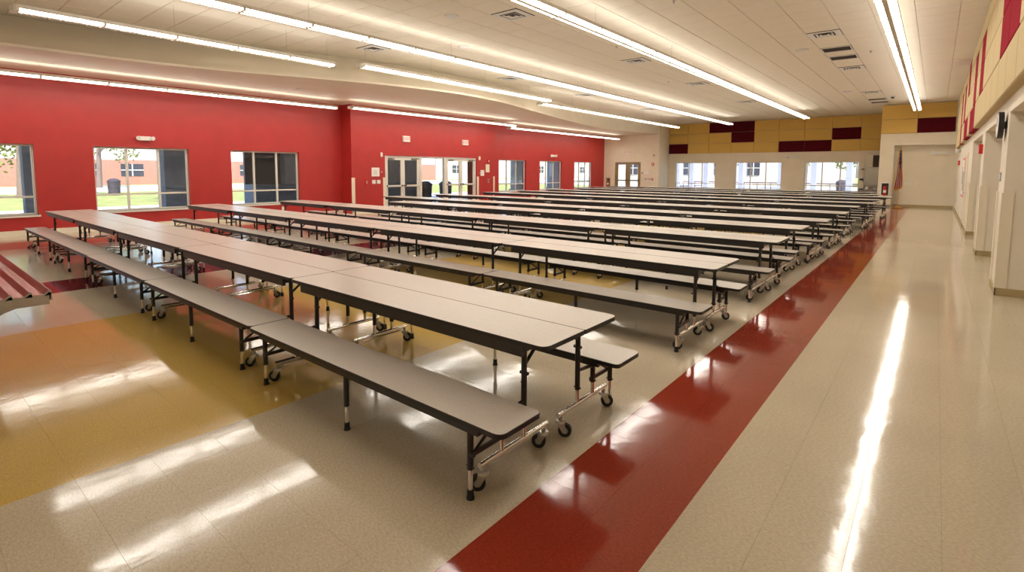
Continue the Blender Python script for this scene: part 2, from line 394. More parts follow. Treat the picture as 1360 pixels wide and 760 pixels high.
def lathe(mb, prof, mat, n=20, c=(0, 0), smooth=True):
    vs = [(c[0]+r*math.cos(2*PI*i/n), c[1]+r*math.sin(2*PI*i/n), z) for r, z in prof for i in range(n)]
    fs = [(k*n+i, k*n+(i+1) % n, (k+1)*n+(i+1) % n, (k+1)*n+i) for k in range(len(prof)-1) for i in range(n)]
    mb.add(vs, fs, mat, smooth); return mb
SPK = [(-7.56, 7.35, 'by the first square diffuser'), (-9.15, 9.3, 'beside the long second lamp row'), (-2.76, 14.8, 'next to the dark return slots'), (-2.76, 23.4, 'toward the far gold panels')]
for x, y, wh in SPK:
    t = thing('ceiling_speaker', f'round white ceiling speaker {wh}', 'speaker', (x, y, ZC), 0, 'round ceiling speakers')
    lathe(MB(), [(.001, -.012), (.085, -.014), (.09, -.02), (.135, -.02), (.145, -.004), (.145, .02)], 'vent_white').build('rim', t)
    lathe(MB(), [(.001, -.026), (.04, -.026), (.055, -.014)], 'vent_white').build('cone', t)
for x, y, wh in [(-1.44, 16.0, 'beside the dark return slots'), (-6.2, 11.6, 'between the second and third square diffusers'), (-3.8, 9.2, 'right of the centre lamp row'), (-7.2, 17.2, 'deep over the middle rows'), (-10.4, 9.4, 'left of the second lamp row')]:
    t = tag(lathe(MB(), [(.001, ZC-.045), (.018, ZC-.043), (.012, ZC-.03), (.01, ZC-.012), (.035, ZC-.006), (.035, ZC+.003)], 'zinc', 10, (x, y)).build('sprinkler_head'),
            'small pendant sprinkler head in the ceiling '+wh, 'sprinkler', 'sprinkler heads in the ceiling')
t = thing('dome_camera', 'small dark dome camera on the ceiling at the far end', 'camera', (-1.51, 25.95, ZC))
lathe(MB(), [(.08, 0), (.08, -.03), (.065, -.04)], 'vent_white').build('housing', t); lathe(MB(), [(.062, -.035), (.06, -.06), (.04, -.09), (.001, -.10)], 'black_plastic').build('dome', t)
for n, (x, y, wh) in enumerate([(-14.0, 7.7, 'before the entry bump'), (-13.95, 14.1, 'beyond the entry doors')]):
    t = thing('downlight', f'small round recessed fitting in the low plaster soffit, {wh}', 'light fitting', (x, y, ZS), 0, 'round fittings in the soffit')
    lathe(MB(), [(.001, -.003), (.09, -.006), (.13, -.012), (.14, .01)], 'vent_white').build('trim_ring', t)

# ------------------------------------------------------------------ linear lights
SEC = 1.196
def lens_mesh():
    mb = MB(); g = .006
    for sx in (-1, 1):
        pr = [(sx*.036, -.004), (sx*.118, -.004), (sx*.126, .002), (sx*.128, .022)]
        vs = [(x, g, z) for x, z in pr]+[(x, SEC-g, z) for x, z in pr]
        mb.add(vs, [(k, k+1, k+5, k+4) for k in range(3)], 'lamp_down')
    return mb.build('lens', mesh_only=True)
def up_mesh():
    mb = MB(); mb.add([(-.1, .01, .082), (.1, .01, .082), (.1, SEC-.01, .082), (-.1, SEC-.01, .082)], [(0, 1, 2, 3)], 'lamp_up')
    return mb.build('uplight', mesh_only=True)
def body_mesh():
    mb = MB()
    mb.box((-.132, 0, .02), (.132, SEC, .078), 'alum_white')
    for sx in (-1, 1):
        mb.box((sx*.122, 0, .022), (sx*.136, SEC, .08), 'alum_white')
    mb.box((-.034, 0, -.022), (.034, SEC, .02), 'alum_beige')
    mb.box((-.138, -.022, -.016), (.138, .022, .06), 'alum_beige')
    return mb.build('housing', mesh_only=True)
def louver_mesh():
    mb = MB()
    for k in range(1, 16):
        y = SEC*k/16
        for sx in (-1, 1): mb.box((sx*.034, y-.0012, -.014), (sx*.118, y+.0012, -.004), 'alum_white')
    return mb.build('louver', mesh_only=True)
LM, UM, BM_, VM = lens_mesh(), up_mesh(), body_mesh(), louver_mesh()
capm = MB(); capm.prism([(-.138, 0), (.138, 0), (.12, .05), (.05, .085), (-.05, .085), (-.12, .05)], 2, -.02, .07, 'alum_white'); capm = capm.build('end_cap', mesh_only=True)
def fixture(x, z, y0, n, ceilz, label, sy=1):
    t = thing('linear_pendant', label, 'light', (x, y0, z), 0, 'long suspended fluorescent lights'); t.scale.y = sy
    for k in range(n):
        h = link('housing', BM_, t, (0, k*SEC, 0)); link('lens', LM, h); link('uplight', UM, h); link('louver', VM, h)['kind'] = 'stuff'
    link('end_cap', capm, t, (0, n*SEC, 0)); link('end_cap', capm, t, (0, 0, 0), PI)
    for k in range(0, n+1, 3 if n > 12 else 2):
        yy = min(max(k*SEC, .12), n*SEC-.12); MB().tube((0, yy, .07), (0, yy, ceilz-z), .0035, 'zinc', 5).build('cable', t)
    yy = n*SEC-.12; MB().tube((0, yy, .07), (0, yy, ceilz-z), .0035, 'zinc', 5).build('cable', t)
ZF = 4.18
fixture(-11.1, 4.0, 1.49, 5, ZC, 'short suspended light at top left, nearest along the curved soffit', .90)
fixture(-10.62, 4.0, 7.36, 7, ZC, 'suspended light before the bulge of the soffit, middle of three', .91)
fixture(-11.35, 4.0, 15.5, 12, ZC, 'suspended light along the soffit reaching toward the cream door wall', .905)
fixture(-9.0, ZF, 1.55, 24, ZC, 'long suspended light crossing from top left to the gold panels')
fixture(-5.06, ZF, 1.45, 23, ZC, 'long suspended light above the table rows, ending before gold panels')
fixture(-.75, ZF, 1.5, 22, ZC, 'twin-tube suspended light running above the aisle at right')
for x_, nm_ in ((-12.5, 'left'), (-8.0, 'middle'), (-3.5, 'right')): fixture(x_, ZF, -6.4, 4, ZC, f'added unseen fill light behind the camera position, {nm_} of three')  # unseen lamp rows added behind the camera to brighten the near floor
fixture(-15.25, 3.56, -.05, 8, ZS, 'low suspended light washing the red wall at far left')
fixture(-14.75, 3.56, 9.8, 7, ZS, 'low suspended light in front of the entrance door bump')
fixture(-15.7, 3.56, 19.0, 9, ZS, 'low suspended light along the farthest red wall')

# ------------------------------------------------------------------ windows and doors
def oriented(mb_fn, axis): return mb_fn
class Wn:
    """draws boxes in wall coordinates: u along the wall, t depth (0 = room face, positive into the wall), z up"""
    def __init__(s, axis, plane, sign): s.axis, s.plane, s.sign = axis, plane, sign
    def box(s, mb, u0, u1, t0, t1, z0, z1, mat):
        a, b = s.plane+s.sign*t0, s.plane+s.sign*t1
        if s.axis == 0: mb.box((a, u0, z0), (b, u1, z1), mat)
        else: mb.box((u0, a, z0), (u1, b, z1), mat)
        return mb
def window(n, W, u0, u1, z0, z1, rail, fm, label, divs=3, sill=True):
    mb = MB(); e = .045; t0, t1 = .11, .17
    W.box(mb, u0, u1, t0, t1, z0, z0+e, fm); W.box(mb, u0, u1, t0, t1, z1-e, z1, fm)
    W.box(mb, u0, u0+e, t0, t1, z0+e, z1-e, fm); W.box(mb, u1-e, u1, t0, t1, z0+e, z1-e, fm)
    us = [u0+(u1-u0)*k/divs for k in range(divs+1)]
    for u in us[1:-1]: W.box(mb, u-.025, u+.025, t0, t1, z0+e, z1-e, fm)
    W.box(mb, u0+e, u1-e, t0+.004, t1-.004, rail-.022, rail+.022, fm)
    root = struct(mb.build(f'window_{n}'), label, 'window')
    for a, b in zip(us, us[1:]):
        for c, d in ((z0+e, rail-.022), (rail+.022, z1-e)):
            m2 = MB(); W.box(m2, a+.03, b-.03, .136, .144, c+.002, d-.002, 'glass'); m2.build('pane', root)
    if sill:
        m2 = MB(); W.box(m2, u0-.04, u1+.04, -.03, .11, z0-.045, z0, 'alum_white'); m2.build('sill', root)
    return root
Wl, Wb, Wc = Wn(0, XL, -1), Wn(0, XB, -1), Wn(0, XC, -1)
Wf, Ww, W2, Wa, Wr = Wn(1, YF, 1), Wn(1, YW, 1), Wn(1, Y2, 1), Wn(1, YA, 1), Wn(0, XR, 1)
for n, h in enumerate(WL): window(n+1, Wl, h[0], h[1], h[2], h[3], .91, 'alum_white', ['white framed window at the left picture edge', 'white framed window under the left emergency light', 'white framed window beside the entry bump corner'][n])
for n, h in enumerate(WC): window(n+4, Wc, h[0], h[1], h[2], h[3], .87, 'alum_white', ['first window past the glass entrance doors', 'window under the exit light on far red wall', 'last window before the cream door wall'][n])
for n, h in enumerate(WF): window(n+7, Wf, h[0], h[1], h[2], h[3], .80, 'alum_white', ['far wall window at left, nearest the pale side wall', 'far wall window in the middle', 'far wall window beside the steel counter'][n])
def door_pair(name, W, u0, u1, z1, fm, barmat, label, hinge_gap=.01, t0=.06, t1=.11, glassz=1.0, stile=.09):
    root = MB(); e = .05
    W.box(root, u0, u0+e, .04, .16, 0, z1, fm); W.box(root, u1-e, u1, .04, .16, 0, z1, fm); W.box(root, u0+e, u1-e, .04, .16, z1-e, z1, fm)
    root = struct(root.build(name), label, 'door')
    mid = (u0+u1)/2
    for a, b, sgn in ((u0+e+.004, mid-.003, 1), (mid+.003, u1-e-.004, -1)):
        m = MB(); zt = z1-e-.004
        W.box(m, a, a+stile, t0, t1, .01, zt, fm); W.box(m, b-stile, b, t0, t1, .01, zt, fm)
        W.box(m, a+stile, b-stile, t0, t1, zt-.10, zt, fm); W.box(m, a+stile, b-stile, t0, t1, .01, .22, fm)
        W.box(m, a+stile, b-stile, t0+.005, t1-.005, .93, 1.0, fm)
        leaf = m.build('door_leaf', root)
        for c, d in ((.22, .93), (1.0, zt-.10)):
            m = MB(); W.box(m, a+stile+.001, b-stile-.001, .08, .088, c+.001, d-.001, 'glass'); m.build('pane', leaf)
        m = MB(); W.box(m, a+.03, b-.03, t0-.07, t0-.03, .955, 1.005, barmat)
        W.box(m, a+.03, a+.08, t0-.07, t0, .94, 1.02, barmat); W.box(m, b-.08, b-.03, t0-.07, t0, .94, 1.02, barmat); m.build('push_bar', leaf)
        hx = a if sgn > 0 else b
        m = MB(); W.box(m, hx+sgn*.12, hx+sgn*.38, t0-.06, t0, zt-.085, zt-.03, 'steel_dark'); W.box(m, hx+sgn*.14, hx+sgn*.17, t0-.20, t0-.06, zt-.07, zt-.05, 'steel_dark'); m.build('door_closer', leaf)
        m = MB(); lx = (b-.12) if sgn > 0 else (a+.06)
        W.box(m, lx, lx+.05, t0-.085, t0-.07, .95, 1.01, 'black_plastic'); m.build('latch', leaf)
    return root
door_pair('door_1', Wb, 11.95, 13.66, 2.11, 'alum_white', 'alum_white', 'left white glass double door of the entrance')
door_pair('door_2', Wb, 15.05, 16.88, 2.11, 'alum_white', 'alum_white', 'right white glass double door of the entrance')
m = MB(); Wb.box(m, 13.66, 13.74, .03, .16, 0, 2.11, 'alum_white'); Wb.box(m, 14.97, 15.05, .03, .16, 0, 2.11, 'alum_white'); Wb.box(m, 13.74, 14.97, .05, .15, 2.05, 2.11, 'alum_white'); Wb.box(m, 13.74, 14.97, .05, .15, 0, .08, 'alum_white')
r = struct(m.build('window_10'), 'fixed glass panel between the two entrance door pairs', 'window'); m = MB(); Wb.box(m, 13.745, 14.965, .09, .098, .085, 2.045, 'glass'); m.build('pane', r)
door_pair('door_3', Ww, -16.30, -14.48, 2.14, 'bronze_frame', 'steel_dark', 'tan framed double door in the cream end wall', stile=.16)
# baseboards
def bb(name, W, segs, label, h=.10, mat='guard_cream'):
    m = MB()
    for a, b in segs: W.box(m, a, b, -.012, 0, 0, h, mat)
    struct(m.build(name), label, 'baseboard')
bb('baseboard_left', Wl, [(YBK, YB0)], 'cream base along the left red wall', .13)
bb('baseboard_entry', Wb, [(YB0, 11.93), (16.9, YB1)], 'cream base beside the entrance doors', .13)
bb('baseboard_left_far', Wc, [(YB1, YW)], 'cream base along the farthest red wall', .13)
bb('baseboard_far', Wf, [(-13.7, -2.06)], 'tan base under the far windows', .1, 'base_rubber')
bb('baseboard_alcove', Wa, [(-1.52, XR)], 'tan rubber base along the alcove back', .1, 'base_rubber')
bb('baseboard_far_right', W2, [(-2.05, -1.52)], 'tan rubber base under the extinguisher cabinet', .1, 'base_rubber')
m = MB()
for a, b in [(YBK, 1.5), (4.9, 5.6), (9.04, 9.78), (13.15, 13.92), (17.28, YA)]: m.box((XR-.012, a-.012, 0), (XR, b, .1), 'base_rubber')
for y in (4.9, 9.04, 13.15, 17.28): m.box((XR-.012, y-.012, 0), (XR+1.5, y, .1), 'base_rubber')
struct(m.build('baseboard_right'), 'tan rubber base around the right wall piers', 'baseboard')
# corner guards
def guard(x0, y0, x1, y1, z, label, z0=.1):
    m = MB(); m.box((x0, y0, z0), (x1, y1, z), 'guard_cream'); tag(m.build('corner_guard'), label, 'corner guard', 'cream corner guards')
guard(XB, YB0-.015, XB+.012, YB0+.12, 1.30, 'cream corner guard on the left corner of the entry bump')
guard(XB, 11.83, XB+.012, 11.93, 1.30, 'cream guard strip left of the glass entrance doors')
guard(XB, 16.91, XB+.012, 17.03, 1.30, 'cream guard strip right of the glass entrance doors')
guard(XB, YB1-.09, XB+.012, YB1+.012, 1.30, 'cream guard on the far corner of the entry bump')
for y, y2, nm in ((9.04, 9.78, 'nearest'), (13.15, 13.92, 'middle'), (17.28, 18.30, 'farthest')):
    m = MB(); m.box((XR, y-.016, .1), (XR+.10, y, 1.32), 'guard_cream'); tag(m.build('corner_guard'), f'cream guard board on the camera-facing side of the {nm} white pier', 'corner guard', 'cream corner guards')
    m = MB(); m.box((XR-.016, y-.016, .1), (XR, y+.12, 1.32), 'guard_cream'); tag(m.build('corner_guard'), f'cream guard strip on the near aisle corner of the {nm} pier', 'corner guard', 'cream corner guards')
    m = MB(); m.box((XR-.016, y2-.12, .1), (XR, y2, 1.32), 'guard_cream'); tag(m.build('corner_guard'), f'cream guard strip on the far aisle corner of the {nm} pier', 'corner guard', 'cream corner guards')
# narrow door recess in the right wall
m = MB(); m.box((XR-.02, 19.2, 0), (XR, 19.26, 2.13), 'guard_cream'); m.box((XR-.02, 20.2, 0), (XR, 20.26, 2.13), 'guard_cream'); m.box((XR-.02, 19.26, 2.07), (XR, 20.2, 2.13), 'guard_cream')
d4 = struct(m.build('door_4'), 'pale flush door in the right wall beyond the piers', 'door')
m = MB(); m.box((XR-.012, 19.265, .01), (XR-.001, 20.195, 2.065), 'cream_paint'); m.build('door_leaf', d4)
m = MB(); m.tube((XR-.012, 19.36, 1.0), (XR-.07, 19.36, 1.0), .012, 'zinc'); m.tube((XR-.065, 19.36, 1.0), (XR-.065, 19.48, 1.0), .01, 'zinc'); m.build('door_handle', d4)

# ------------------------------------------------------------------ acoustic panels
def panel(W, u0, u1, z0, z1, mat, parent, thick=.05):
    m = MB(); g = .006; e = .012
    def pt(u, t, z):
        a = W.plane-W.sign*t; return (a, u, z) if W.axis == 0 else (u, a, z)
    u0 += g; u1 -= g; z0 += g; z1 -= g
    R_ = [(u0, z0), (u1, z0), (u1, z1), (u0, z1)]; I = [(u0+e, z0+e), (u1-e, z0+e), (u1-e, z1-e), (u0+e, z1-e)]
    vs = [pt(u, 0, z) for u, z in R_]+[pt(u, thick-e, z) for u, z in R_]+[pt(u, thick, z) for u, z in I]
    m.add(vs, [(8, 9, 10, 11)]+[(k+i, k+(i+1) % 4, k+4+(i+1) % 4, k+4+i) for k in (0, 4) for i in range(4)], mat)
    o = m.build('acoustic_panel', parent)
    if 'maroon' in mat: o['label'] = 'maroon acoustic panel'
    if 'crimson' in mat: o['label'] = 'crimson acoustic panel'
FX = [-13.76, -12.5, -11.16, -9.82, -8.51, -7.16, -5.85, -4.52, -3.19, -2.06]; FZ = [2.70, 3.33, 3.965, 4.595]
MARF = {(0, 0), (2, 2), (3, 2), (3, 1), (5, 0), (6, 0), (7, 1)}
for i in range(9):
    for k in range(3): panel(Wf, FX[i], FX[i+1], FZ[k], FZ[k+1], 'maroon_fabric' if (i, k) in MARF else 'gold_fabric', wf)
for i, (a, b) in enumerate(((-2.045, -.745), (-.745, .55))):
    for k, (c, d) in enumerate(((3.31, 3.945), (3.945, 4.595))): panel(W2, a, b, c, d, 'maroon_fabric' if (i, k) == (1, 0) else 'gold_fabric', w2)
RZ = [2.53, 3.10, 3.675, 4.245, 4.60]; RY = [-.14+1.10*k for k in range(0, 27)]
CRI = {(7, 1), (8, 1), (7, 2), (8, 2), (8, 3), (12, 1), (12, 2), (14, 0), (15, 0), (14, 1), (14, 2), (17, 2), (17, 3), (19, 1), (19, 2), (17, 0), (18, 0), (21, 0), (21, 1), (21, 2), (3, 2), (4, 1)}
for i in range(26):
    for k in range(4): panel(Wr, RY[i], RY[i+1], RZ[k], RZ[k+1], 'crimson_fabric' if (i, k) in CRI else 'tan_fabric', wr, .10)

# ------------------------------------------------------------------ cafeteria bench-table units
PITCH = 2.51; HL = 1.2515
def rrect(x0, x1, y0, y1, rs, n=5):
    out = []
    for (cx, cy, a0, r) in ((x1, y1, 0, rs[0]), (x0, y1, 90, rs[1]), (x0, y0, 180, rs[2]), (x1, y0, 270, rs[3])):
        sx = -1 if cx == x1 else 1; sy = -1 if cy == y1 else 1
        for k in range(n):
            a = math.radians(a0+90*k/(n-1)); out.append((cx+sx*r+r*math.cos(a), cy+sy*r+r*math.sin(a)))
    return out
def slab(poly, z0, z1, e=.0025):
    mb = MB(); n = len(poly); cx = sum(p[0] for p in poly)/n; cy = sum(p[1] for p in poly)/n
    inn = [(x-(e if x > cx else -e), y-(e if y > cy else -e)) for x, y in poly]
    vs = [(x, y, z0) for x, y in poly]+[(x, y, z1-.002) for x, y in poly]+[(x, y, z1) for x, y in inn]
    mb.add(vs, [(k+i, k+(i+1) % n, k+n+(i+1) % n, k+n+i) for k in (0, n) for i in range(n)]+[tuple(range(n))[::-1]], 'black_edge')
    mb.add([(x, y, z1) for x, y in inn], [tuple(range(n))], 'laminate'); return mb
FXL = 1.04
def build_unit(full=True):
    """local frame: x along the table, y outward from the seam, z up"""
    r = link('bench_table', None)
    slab(rrect(-HL, HL, .0015, .375, (.045, .045, .010, .010)), .685, .71, .0012).build('tabletop', r)
    m = MB(); m.box((-1.10, .345, .625), (1.10, .368, .685), 'black_steel'); m.box((-1.10, .02, .645), (-1.075, .345, .685), 'black_steel'); m.box((1.075, .02, .645), (1.10, .345, .685), 'black_steel'); m.box((-1.075, .10, .655), (1.075, .13, .685), 'black_steel')
    m.build('apron', r)
    b = slab(rrect(-HL, HL, .395, .712, (.045, .045, .03, .03)), .368, .393).build('bench_seat', r)
    if full:
        for x in (-1.0, -.1, 1.0):
            mm = MB(); mm.tube((x, .48, .3925), (x, .48, .3945), .007, 'zinc', 7); mm.build('bolt', b)
    m = MB(); m.box((-1.10, .672, .335), (1.10, .70, .368), 'black_steel'); m.box((-1.10, .415, .335), (1.10, .44, .368), 'black_steel')
    for x in (-1.10, 1.07): m.box((x, .44, .34), (x+.03, .672, .366), 'black_steel')
    m.build('bench_rail', r)
    ns = 10 if full else 6
    def leg(x, y, ztop, foot, nm, zc=.15):
        m = MB(); m.tube((x, y, ztop), (x, y, zc), .0165, 'black_steel', ns)
        lg = m.build(nm, r)
        if foot:
            c = MB(); c.tube((x, y, zc), (x, y, .045), .0125, 'chrome', ns); c.build('extension', lg)
            g = MB(); g.tube((x, y, .048), (x, y, .012), .0165, 'rubber', ns); g.tube((x, y, .012), (x, y, 0), .020, 'rubber', ns); g.build('glide', lg)
        else:
            c = MB(); c.tube((x, y, zc), (x, y, .135), .0125, 'chrome', ns); c.build('extension', lg)
        if full:
            k = MB(); k.tube((x-.024, y, zc+.012), (x+.024, y, zc+.012), .005, 'black_steel', 6); k.build('pin', lg)
    for x in (-FXL, 0, FXL): leg(x, .686, .338, True, 'leg')
    for sx in (-1, 1):
        x = sx*FXL
        leg(x, .27, .645, False, 'table_leg', .225); leg(x, .455, .34, False, 'bench_post', .215)
        m = MB(); m.tube((x, .055, .135), (x, .62, .135), .0155, 'chrome', ns); m.tube((x-.028*sx, .12, .118), (x-.028*sx, .56, .118), .008, 'chrome', 6); m.build('floor_rail', r)
        m = MB(); m.tube((x, .27, .345), (x, .455, .325), .011, 'black_steel', 6); m.build('strut', r)
        m = MB(); m.box((x-.02, .445, .218), (x-.008, .70, .242), 'black_steel'); m.tube((x-.03, .69, .23), (x+.0, .69, .23), .012, 'black_steel', 6)
        m.tube((x-.012, .69, .225), (x-.012, .50, .336), .008, 'black_steel', 6); m.build('brace', r)
        m = MB(); m.tube((x, .26, .545), (x, .12, .655), .010, 'black_steel', 6); m.tube((x+.02, .25, .50), (x+.02, .25, .44), .008, 'black_steel', 6); m.tube((x-.026, .268, .497), (x+.026, .268, .497), .010, 'black_steel', 6)
        m.tube((x+.02, .25, .44), (x+.045, .235, .425), .007, 'black_steel', 6); m.build('diagonal_brace', r)
        for cy, sw in ((.595, .75), (.085, .45)):
            cr = .040; a = sw; dx, dy = math.cos(a)*.028, math.sin(a)*.028; wx, wy = x+dx, cy+dy
            f = MB(); f.tube((x, cy, .132), (x, cy, .085), .013, 'zinc', 8); f.tube((x, cy, .098), (x, cy, .084), .026, 'zinc', 10, .030)
            px, py = -math.sin(a), math.cos(a)
            for s2 in (-1, 1):
                q = [(x+px*.019*s2-math.cos(a)*.02, cy+py*.019*s2-math.sin(a)*.02, .088), (x+px*.019*s2+math.cos(a)*.028, cy+py*.019*s2+math.sin(a)*.028, .088), (wx+px*.019*s2+math.cos(a)*.012, wy+py*.019*s2+math.sin(a)*.012, .028), (wx+px*.019*s2-math.cos(a)*.012, wy+py*.019*s2-math.sin(a)*.012, .028)]
                q2 = [(v[0]+px*.003*s2, v[1]+py*.003*s2, v[2]) for v in q]
                f.add(q+q2, [(0, 1, 2, 3), (4, 7, 6, 5), (0, 4, 5, 1), (1, 5, 6, 2), (2, 6, 7, 3), (3, 7, 4, 0)], 'zinc')
            cf = f.build('caster', r)
            h = MB(); nn = 18 if full else 8
            h.tube((wx-px*.0125, wy-py*.0125, cr), (wx+px*.0125, wy+py*.0125, cr), cr, 'rubber', nn)
            h.tube((wx-px*.0145, wy-py*.0145, cr), (wx+px*.0145, wy+py*.0145, cr), cr*.5, 'hub_grey', 10); h.build('wheel', cf)
    return r
def copy_tree(o, parent=None):
    c = o.copy(); COL.objects.link(c); c.parent = parent
    for ch in o.children: copy_tree(ch, c)
    return c
def merged(o):
    """same unit with fewer separate objects, for rows too far away to show them"""
    r = link('bench_table', None); groups = {}
    for ch in o.children: groups.setdefault(ch.name.split('.')[0], []).append(ch)
    for nm, chs in groups.items():
        for ch in chs:
            bm = bmesh.new(); mats = []
            def addm(ob):
                off = []
                for mt in ob.data.materials:
                    if mt not in mats: mats.append(mt)
                    off.append(mats.index(mt))
                k = len(bm.faces); bm.from_mesh(ob.data); bm.faces.ensure_lookup_table()
                for fc in bm.faces[k:]: fc.material_index = off[fc.material_index]
            addm(ch)
            for g in ch.children: addm(g)
            me = bpy.data.meshes.new(nm); bm.to_mesh(me); bm.free()
            for mt in mats: me.materials.append(mt)
            link(nm, me, r)
    return r
def kill(o):
    for ch in list(o.children): kill(ch)
    bpy.data.objects.remove(o)
near = build_unit(True); low = build_unit(False); far = merged(low); kill(low)
ROWS = [(2.395, -1.435, 5), (5.02, -1.46, 5), (7.28, -1.45, 5), (9.12, -1.52, 4), (10.75, -1.42, 5), (12.95, -1.40, 5), (15.5, -1.44, 5), (17.6, -1.26, 5), (19.75, -1.30, 5), (22.15, -1.12, 5), (24.1, -1.62, 5), (26.4, -1.9, 5)]
RN = ['front', 'second', 'third', 'fourth', 'fifth', 'sixth', 'seventh', 'eighth', 'ninth', 'tenth', 'eleventh', 'rearmost']
UN = ['at the aisle end', 'second from aisle', 'third from aisle', 'fourth from aisle', 'at the red wall end']
used = set()
for ri, (yc, xr, nu) in enumerate(ROWS):
    for u in range(nu):
        for side in (0, 1):
            key = 'near' if ri < 5 else 'far'; proto = near if ri < 5 else far
            if key in used: o = copy_tree(proto)
            else: o = proto; used.add(key)
            cx = xr-HL-u*PITCH; dx = random.uniform(-.006, .006); dy = random.uniform(-.004, .004)
            dx *= .2; dy = abs(dy)*(.6 if ri else 0)
            o.location = (cx+dx, yc+dy*(1 if side else -1)+(.001 if side else 0)+(.015*u if ri == 0 else 0), 0); o.rotation_euler = (0, 0, 0 if side else PI)
            un = UN[u] if u < nu-1 else UN[4]
            tag(o, f'speckled grey bench table unit, {"far" if side else "near"} side of {RN[ri]} row, {un}', 'bench table', 'folding cafeteria bench tables in rows')

# ------------------------------------------------------------------ tray slide at the left edge
t = thing('tray_slide', 'ribbed stainless steel tray slide jutting in at the left picture edge', 'tray slide', (-4.02, .3, 0))
prof = []
def rib(y0): return [(y0, .862), (y0+.007, .862), (y0+.011, .842), (y0+.056, .840), (y0+.080, .860)]
for k in range(7): prof += rib(-.297+k*.084)
prof += [(.291, .863), (.300, .858), (.305, .80)]
low_ = [(y, z-.012) for y, z in prof[:-1]][::-1]
m = MB(); pts = prof+[(.295, .80)]+low_; m.prism(pts, 0, -3.6, 0, 'steel'); m.build('ribbed_top', t)
m = MB(); m.box((-3.6, -.30, .775), (-.02, .293, .828), 'steel'); m.build('edge_apron', t)
for x in (-.10, -1.3, -2.5):
    m = MB(); m.prism([(-.30, .775), (.20, .775), (.10, .74), (-.30, .46)], 0, x-.03, x, 'steel'); m.build('bracket', t)
t2 = tag(MB().box((-7.62, -.85, 0), (-4.05, -.03, .9), 'steel').build('serving_counter'), 'steel serving counter behind the tray slide', 'counter')
m = MB(); m.box((-7.66, -.90, .9), (-4.01, -.01, .93), 'steel'); m.build('counter_top', t2)
for k in range(4):
    m = MB(); m.box((-7.55+k*.87, -.03, .1), (-6.75+k*.87, -.02, .70), 'steel_dark'); m.build('door', t2)

# ------------------------------------------------------------------ wall fittings
def em_light(W, u, z, label, k=1.):
    t = MB(); W.box(t, u-.20*k, u+.20*k, -.08, -.001, z-.055, z+.055, 'plastic_white'); t = tag(t.build('emergency_light'), label, 'emergency light', 'twin-head emergency lights')
    for s_ in (-1, 1):
        m = MB()
        a = W.plane-W.sign*.07; b = W.plane-W.sign*.13
        p, q = ((a, u+s_*.23*k, z+.01), (b, u+s_*.25*k, z+.0)) if W.axis == 0 else ((u+s_*.23, a, z+.01), (u+s_*.25, b, z+.0))
        m.tube(p, q, .055*k, 'plastic_white', 12, .085*k); q2 = tuple(q[i]+(q[i]-p[i])*.03 for i in range(3)); m.tube(q, q2, .07*k, 'lens_clear', 12, .07*k); m.build('lamp_head', t)
em_light(Wl, 4.55, 2.39, 'white emergency light above the second window on the red wall', .66)
em_light(Wc, 24.6, 2.42, 'small white emergency light on the farthest red wall')
em_light(Wf, -6.38, 2.39, 'white emergency light between the far wall windows')
em_light(Wa, .12, 2.43, 'white emergency light inside the cream alcove')
em_light(Wr, 25.97, 2.38, 'white emergency light under the right wall panels')
def exit_sign(W, u, z, label, rot):
    m = MB(); W.box(m, u-.17, u+.17, -.06, -.001, z-.11, z+.11, 'plastic_white'); W.box(m, u-.15, u+.15, -.063, -.06, z-.095, z+.095, 'paper_white')
    t = tag(m.build('exit_sign'), label, 'exit sign', 'lit exit signs'); a = W.plane-W.sign*.066
    loc = (a, u, z) if W.axis == 0 else (u, a, z)
    text('EXIT', .17, 'exit_red', loc, rot, t)
exit_sign(Wb, 12.92, 2.77, 'white exit sign with red letters over the left entrance doors', (PI/2, 0, PI/2))
exit_sign(Wb, 16.15, 2.77, 'white exit sign with red letters over the right entrance doors', (PI/2, 0, PI/2))
exit_sign(Ww, -15.4, 2.78, 'white exit sign with red letters over the tan double door', (PI/2, 0, 0))
def plate(W, u, z, w_, h_, name, label, cat, mat='plastic_white', d=.02, inner=None, group=None):
    m = MB(); W.box(m, u-w_/2, u+w_/2, -d, -.001, z-h_/2, z+h_/2, mat); t = tag(m.build(name), label, cat, group)
    if inner:
        m = MB(); W.box(m, u-w_*.22, u+w_*.22, -d-.008, -d, z-h_*.25, z+h_*.25, inner); m.build('face', t)
    return t
plate(Wb, 11.10, 1.13, .11, .20, 'thermostat', 'small red and grey call point left of the entrance doors', 'call point', 'plastic_red', .03, 'hub_grey')
plate(Wb, 11.42, 1.14, .15, .14, 'light_switch', 'white double light switch left of the doors, left plate', 'light switch', 'plastic_white', .012, 'paper_white', 'light switches by the entrance')
plate(Wb, 11.63, 1.14, .15, .14, 'light_switch', 'white double light switch left of the doors, right plate', 'light switch', 'plastic_white', .012, 'paper_white', 'light switches by the entrance')
t = plate(Wb, 11.50, 1.50, .34, .32, 'notice', 'white square notice above the light switches', 'notice', 'paper_white', .008)
m = MB()
for k in range(4): Wb.box(m, 11.40, 11.60-.03*(k % 2), -.0095, -.008, 1.42+k*.045, 1.43+k*.045, 'hub_grey')
m.build('printed_lines', t)
plate(Wb, 11.76, 1.50, .05, .06, 'card_reader', 'tiny grey reader beside the left door frame', 'card reader', 'zinc', .03)
plate(Wb, 11.76, 2.14, .07, .16, 'door_sensor', 'small white sensor at the left top corner of the doors', 'sensor', 'plastic_white', .05)
plate(Wb, 17.06, 2.12, .07, .16, 'door_sensor', 'small white sensor at the right top corner of the doors', 'sensor', 'plastic_white', .05)
plate(Wb, 17.66, 2.00, .10, .11, 'alarm_strobe', 'small red alarm strobe right of the entrance doors', 'alarm', 'plastic_red', .05, 'paper_white')
